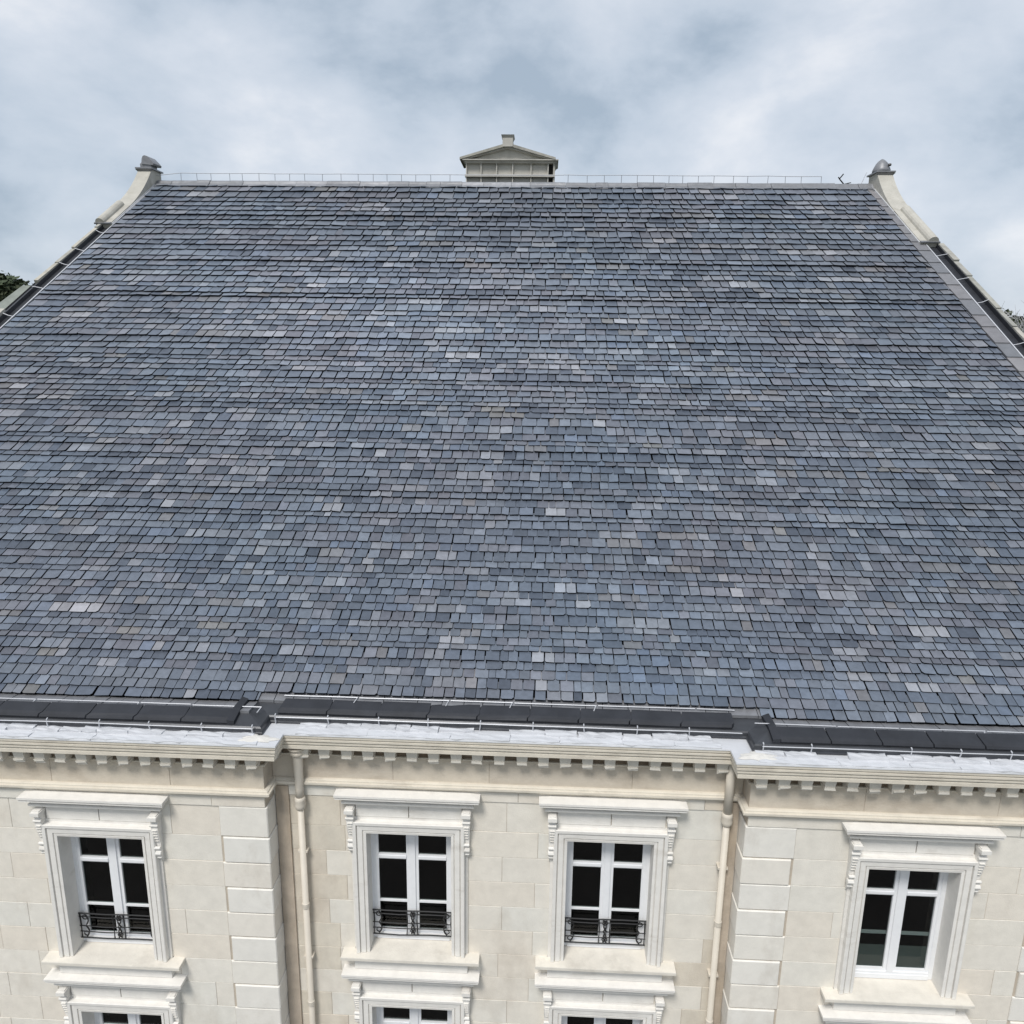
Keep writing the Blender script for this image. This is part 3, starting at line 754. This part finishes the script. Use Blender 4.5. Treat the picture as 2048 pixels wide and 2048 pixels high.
# gable piers: swept stones with lead caps
def pier(x0, x1, sg, cap, run):
    b = MB(); n = 14; V = []
    for i in range(n+1):
        t = i/n; s0_ = SLEN-.15 - t*3.0; hgt = .15 + .50*(1-t)**2.4
        flare = .10*t*t*sg
        V += [RP(x0+min(0, flare), s0_, -.4), RP(x1+max(0, flare), s0_, -.4), RP(x1+max(0, flare), s0_, hgt), RP(x0+min(0, flare), s0_, hgt)]
    F = [(i*4+j, i*4+(j+1) % 4, (i+1)*4+(j+1) % 4, (i+1)*4+j) for i in range(n) for j in range(4)] + [(0, 1, 2, 3), (4*n+3, 4*n+2, 4*n+1, 4*n)]
    b.add(V, F)
    yb = YR-.15
    b.box(x0+.006, x1-.006, yb-.33, yb+.5, zz(ZR-.8), zz(ZR+.52))
    p = b.build('gable_pier', M_KNEE, bld)
    # second stone with a rolled top, overlapping the first
    c = MB(); V = []
    s1_, s2_ = SLEN-2.7, SLEN-run
    xm = (x0+x1)/2; rr = (x1-x0)/2
    xo = xm + sg*rr*.35
    prof = [(x0, -.4), (x1, -.4), (x1, .16)] + [(xo + rr*.62*math.cos(a*math.pi/8), .18 + .26*math.sin(a*math.pi/8)*.7) for a in range(0, 9)] + [(x0, .16)]
    c.prism(prof, lambda q: RP(q[0], s1_, q[1]), lambda q: RP(q[0], s2_, q[1]))
    c.build('rolled_coping', M_KNEE, p)
    MB().hexa(rbox(x0-.03, x1+.03, s2_-.05, s2_+.05, .15, .20)).build('coping_drip', M_LEADG, p)
    # upstand strip in pale lead along the inner side
    xi = x1 if sg < 0 else x0
    MB().hexa(rbox(xi-.03 if sg > 0 else xi-.0, xi+.0 if sg > 0 else xi+.03, SLEN-run+.1, SLEN-.3, .0, .13)).build('lead_upstand', M_LEAD, p)
    # cap
    cz = zz(ZR+.52); xm = (x0+x1)/2; w2 = (x1-x0)/2; yc = yb+.05
    k = MB().box(x0-.07, x1+.07, yb-.42, yb+.58, cz, cz+.055)
    k.add([(x0-.07, yb-.42, cz-.02), (x1+.07, yb-.42, cz-.02), (x1+.02, yb-.33, cz-.09), (x0-.02, yb-.33, cz-.09)], [(0, 1, 2, 3)])
    lc = k.build('lead_cap', M_LEADG, p)
    if cap == 'ogee':
        d = MB().lathe([(w2*1.15, 0), (w2*1.18, .18), (w2*1.0, .23), (w2*.5, .30), (w2*.1, .32)], (xm, yc, cz+.05), 4, 1.0, 1.1, math.pi/4)
        d.build('lead_base', M_LEADG, p)
        q = MB(); V = []; pr = [(-.22, .0), (-.19, .20), (-.14, .30), (-.06, .33), (.04, .30), (.18, .16), (.30, .02), (.27, -.05)]
        q.prism([(xm+.07+u, v) for u, v in pr], lambda t: (t[0], yc-.3, cz+.22+t[1]), lambda t: (t[0]+.04, yc+.3, cz+.22+t[1]))
        q.build('lead_roll', M_LEADG, p)
    else:
        d = MB().lathe([(w2*1.15, 0), (w2*1.16, .10), (w2*1.02, .20), (w2*.78, .34), (w2*.46, .45), (w2*.18, .51), (.01, .53)], (xm-.02, yc, cz+.05), 10, 1, 1.05)
        d.build('lead_dome', M_LEADG, p, smooth=True)
        MB().lathe([(.05, -.04), (.07, 0), (.05, .05)], (xm+.17, yc-.30, cz+.30), 8).build('dome_boss', M_IRON, p)
pier(-17.08, -16.52, -1, 'ogee', 4.5)
pier(13.10, 13.70, 1, 'dome', 5.6)

# chimney with a pediment, behind the ridge
ch = link('chimney', None, bld, (-1.8, 35.1, zz(5.6)))
CY = 35.1
def cpart(name, b, m): return b.build(name, m, ch)
cpart('shaft', MB().box(-3.55, .20, CY+.22, CY+1.6, zz(4.6), zz(7.55)), M_CHIM if False else M_DARK)
xs = [-3.62, -2.98, -2.3, -1.6, -.80, -.06]
for i in range(5):
    for z0, z1 in ((5.2, 6.96), (7.06, 7.52)):
        m = MB().box(xs[i]+.02, xs[i+1]-.02, CY+.13, CY+.24, zz(z0), zz(z1)); cpart('render_panel', m, M_CHIM)
for x in xs: cpart('rib', MB().box(x-.022, x+.022, CY+.0, CY+.25, zz(5.2), zz(7.52)), M_CHIM)
cpart('ledge', MB().box(-3.68, .24, CY-.06, CY+.25, zz(6.965), zz(7.055)), M_CHIM)
cpart('corner_post', MB().box(.16, .24, CY+.02, CY+1.5, zz(5.2), zz(7.52)), M_CHIM)
cpart('chimney_cornice', MB().sweep([(-3.64, CY+1.5), (-3.64, CY), (.24, CY), (.24, CY+1.5)], [(-.2, 7.52), (-.2, 7.66), (.14, 7.66), (.14, 7.62), (.06, 7.58), (.02, 7.52)], PLAN), M_CHIM)
AX, AZ = -1.82, 8.21
cpart('tympanum', MB().prism([(-3.5, 7.66), (.1, 7.66), (AX, 8.16)], lambda p: (p[0], CY+.10, zz(p[1])), lambda p: (p[0], CY+1.5, zz(p[1]))), M_CHIM)
for xe in (-3.90, .26):
    sl = MB().prism([(xe, 7.64), (xe, 7.73), (AX, AZ+.10), (AX, AZ-.02)], lambda p: (p[0], CY-.16, zz(p[1])), lambda p: (p[0], CY+1.65, zz(p[1])))
    cpart('pediment_slope', sl, M_COPE)
    sl = MB().prism([(xe+(.18 if xe < 0 else -.18), 7.645), (xe+(.18 if xe < 0 else -.18), 7.70), (AX, AZ-.01), (AX, AZ-.09)], lambda p: (p[0], CY-.06, zz(p[1])), lambda p: (p[0], CY+.3, zz(p[1])))
    cpart('raking_mould', sl, M_CHIM)
cpart('chimney_pot', MB().box(AX-.22, AX+.22, CY-.2, CY+.5, zz(AZ-.06), zz(AZ+.28)), M_CHIM)
cpart('pot_cap', MB().hexa([(AX-.22, CY-.2, zz(AZ+.28)), (AX+.22, CY-.2, zz(AZ+.28)), (AX+.22, CY+.5, zz(AZ+.28)), (AX-.22, CY+.5, zz(AZ+.28)), (AX-.28, CY-.26, zz(AZ+.40)), (AX+.28, CY-.26, zz(AZ+.40)), (AX+.28, CY+.56, zz(AZ+.40)), (AX-.28, CY+.56, zz(AZ+.40))]), M_COPE)

# ------------------------------------------------------------------ background things
def crown_mesh(seed, h, rx, nl, leaf, m):
    rd = random.Random(seed); V = []; F = []; mi = []
    blobs = []
    for i in range(26):
        a = rd.uniform(0, 6.283); q = rd.random()**.5; z = rd.uniform(.34, .96)
        wz = math.sin(math.pi*min(1, (z-.2)/.85))**.6
        blobs.append((Vector((math.cos(a)*q*rx*wz, math.sin(a)*q*rx*wz, z*h)), rd.uniform(.14, .30)*rx))
    for i in range(nl):
        c, r = rd.choice(blobs)
        d = Vector((rd.gauss(0, 1), rd.gauss(0, 1), rd.gauss(0, .8))); d.normalize(); p = c + d*r*rd.random()**.35
        u = Vector((rd.gauss(0, 1), rd.gauss(0, 1), rd.gauss(0, 1))).normalized(); v = u.cross(d + Vector((.01, .3, .2))).normalized()
        l = leaf*rd.uniform(.5, 1.3); b = len(V)
        V += [tuple(p-u*l), tuple(p+v*l*.6), tuple(p+u*l), tuple(p-v*l*.6)]; F.append((b, b+1, b+2, b+3))
    return mesh('crown', V, F, m, recalc=False), blobs
def trunk_mesh(seed, h, blobs, r):
    rd = random.Random(seed); b = MB()
    b.tube([(0, 0, -.5), (.1, .05, h*.3), (-.1, .1, h*.6), (0, 0, h*.85)], r, 8, r*.25)
    for c, q in blobs[:10]:
        b.tube([(0, 0, h*rd.uniform(.25, .5)), (c.x*.5, c.y*.5, c.z*.75), tuple(c)], r*.35, 5, r*.08)
    return mesh('trunk', b.V, b.F, M_BARK)
TT = []
for sd_, m in ((1, M_LEAF), (2, M_LEAF2), (3, M_LEAF)):
    cm, bl = crown_mesh(sd_, 14, 5.0, 5200, .34, m); TT.append((cm, trunk_mesh(sd_, 14, bl, .32)))
def tree(x, y, zb, h, label, group, v, wx=1.0):
    t = link('tree', None, None, (x, y, zb)); tag(t, label, 'tree', group)
    for nm, me in (('crown', TT[v][0]), ('trunk', TT[v][1])):
        o = link(nm, me, t, (x, y, zb)); o.scale = (h/14*wx, h/14*wx, h/14)
    t.rotation_euler.z = random.uniform(0, 6)
LT = [(-85, 113, 8.0, 20.8, 'tall dark green tree at the far left edge, behind the grey roof', 0, 1.3), (-79, 112, 8.0, 19.4, 'rounded dark green tree second from the left edge', 1, 1.2),
      (-74.5, 116, 8.0, 18.4, 'lower green tree nearest the left gable coping', 2, 1.2), (-94, 124, 8, 21.5, 'tree rising behind the leftmost tree on the hill', 1, 1.2)]
for x, y, zb, h, lb, v, wx in LT: tree(x, y, zb, h, lb, 'trees on the hill at the left', v, wx)
RT = [(61, 92, 2.0, 23.0, 'dark evergreen tree at the right edge beyond the gable', 1, 1.1), (54.5, 93, 2.0, 22.6, 'dark tree close behind the right gable coping', 1, 1.1),
      (70, 104, 3.0, 24.0, 'tree half hidden behind the dark evergreen at the right', 2, 1.2)]
for x, y, zb, h, lb, v, wx in RT: tree(x, y, zb, h, lb, 'trees beyond the right gable', v, wx)
def bare(x, y, h, label, seed, spread):
    rd = random.Random(seed); t = link('bare_tree', None, None, (x, y, 0)); tag(t, label, 'tree', 'bare pale trees')
    tb = MB().tube([(0, 0, -.3), (.1, 0, h*.35), (0, .1, h*.7)], .25, 7, .12); link('trunk', mesh('trunk', tb.V, tb.F, M_PALEBARK), t, (x, y, 0))
    b = MB()
    def grow(p, d, l, r, k):
        q = p + d*l; mid = p + d*l*.5 + Vector((rd.gauss(0, .05), rd.gauss(0, .05), rd.gauss(0, .05)))*l
        b.tube([p, mid, q], r, 3, r*.6)
        if k == 0: return
        for i in range(rd.choice((2, 3, 3, 4))):
            nd = (d + Vector((rd.gauss(0, .55), rd.gauss(0, .55), rd.gauss(.05, .3)))).normalized(); grow(p + d*l*rd.uniform(.5, 1), nd, l*rd.uniform(.55, .8), r*.68, k-1)
    for i in range(9):
        a = rd.uniform(0, 6.28); grow(Vector((0, 0, h*rd.uniform(.45, .68))), Vector((math.cos(a)*spread, math.sin(a)*spread, .75)).normalized(), h*.16, .085, 4)
    link('branches', mesh('branches', b.V, b.F, M_PALEBARK, recalc=False), t, (x, y, 0))
bare(46.3, 79, 25.6, 'pale leafless tree spreading above the dark trees at the right edge', 5, .9)
bare(50.0, 80, 25.4, 'second pale leafless tree, cut by the right edge', 9, 1.0)
# grey roofed house beyond the left gable
hx, hy = -30.9, 48.0
hs = link('house', None, None, (hx, hy, 0)); tag(hs, 'neighbouring house with a grey-green roof glimpsed beyond the left gable coping', 'house')
MB().box(hx-6, hx+6, hy-4, hy+4, 0, zz(-2.2)).build('wall', M_KNEE, hs)
MB().add([(hx-6.6, hy-4.6, zz(-2.2)), (hx+6.6, hy-4.6, zz(-2.2)), (hx+6.6, hy+4.6, zz(-2.2)), (hx-6.6, hy+4.6, zz(-2.2)), (hx-2.2, hy, zz(3.0)), (hx+2.2, hy, zz(3.0))],
         [(0, 1, 5, 4), (2, 3, 4, 5), (1, 2, 5), (3, 0, 4), (0, 3, 2, 1)]).build('roof', M_HOUSEROOF, hs)
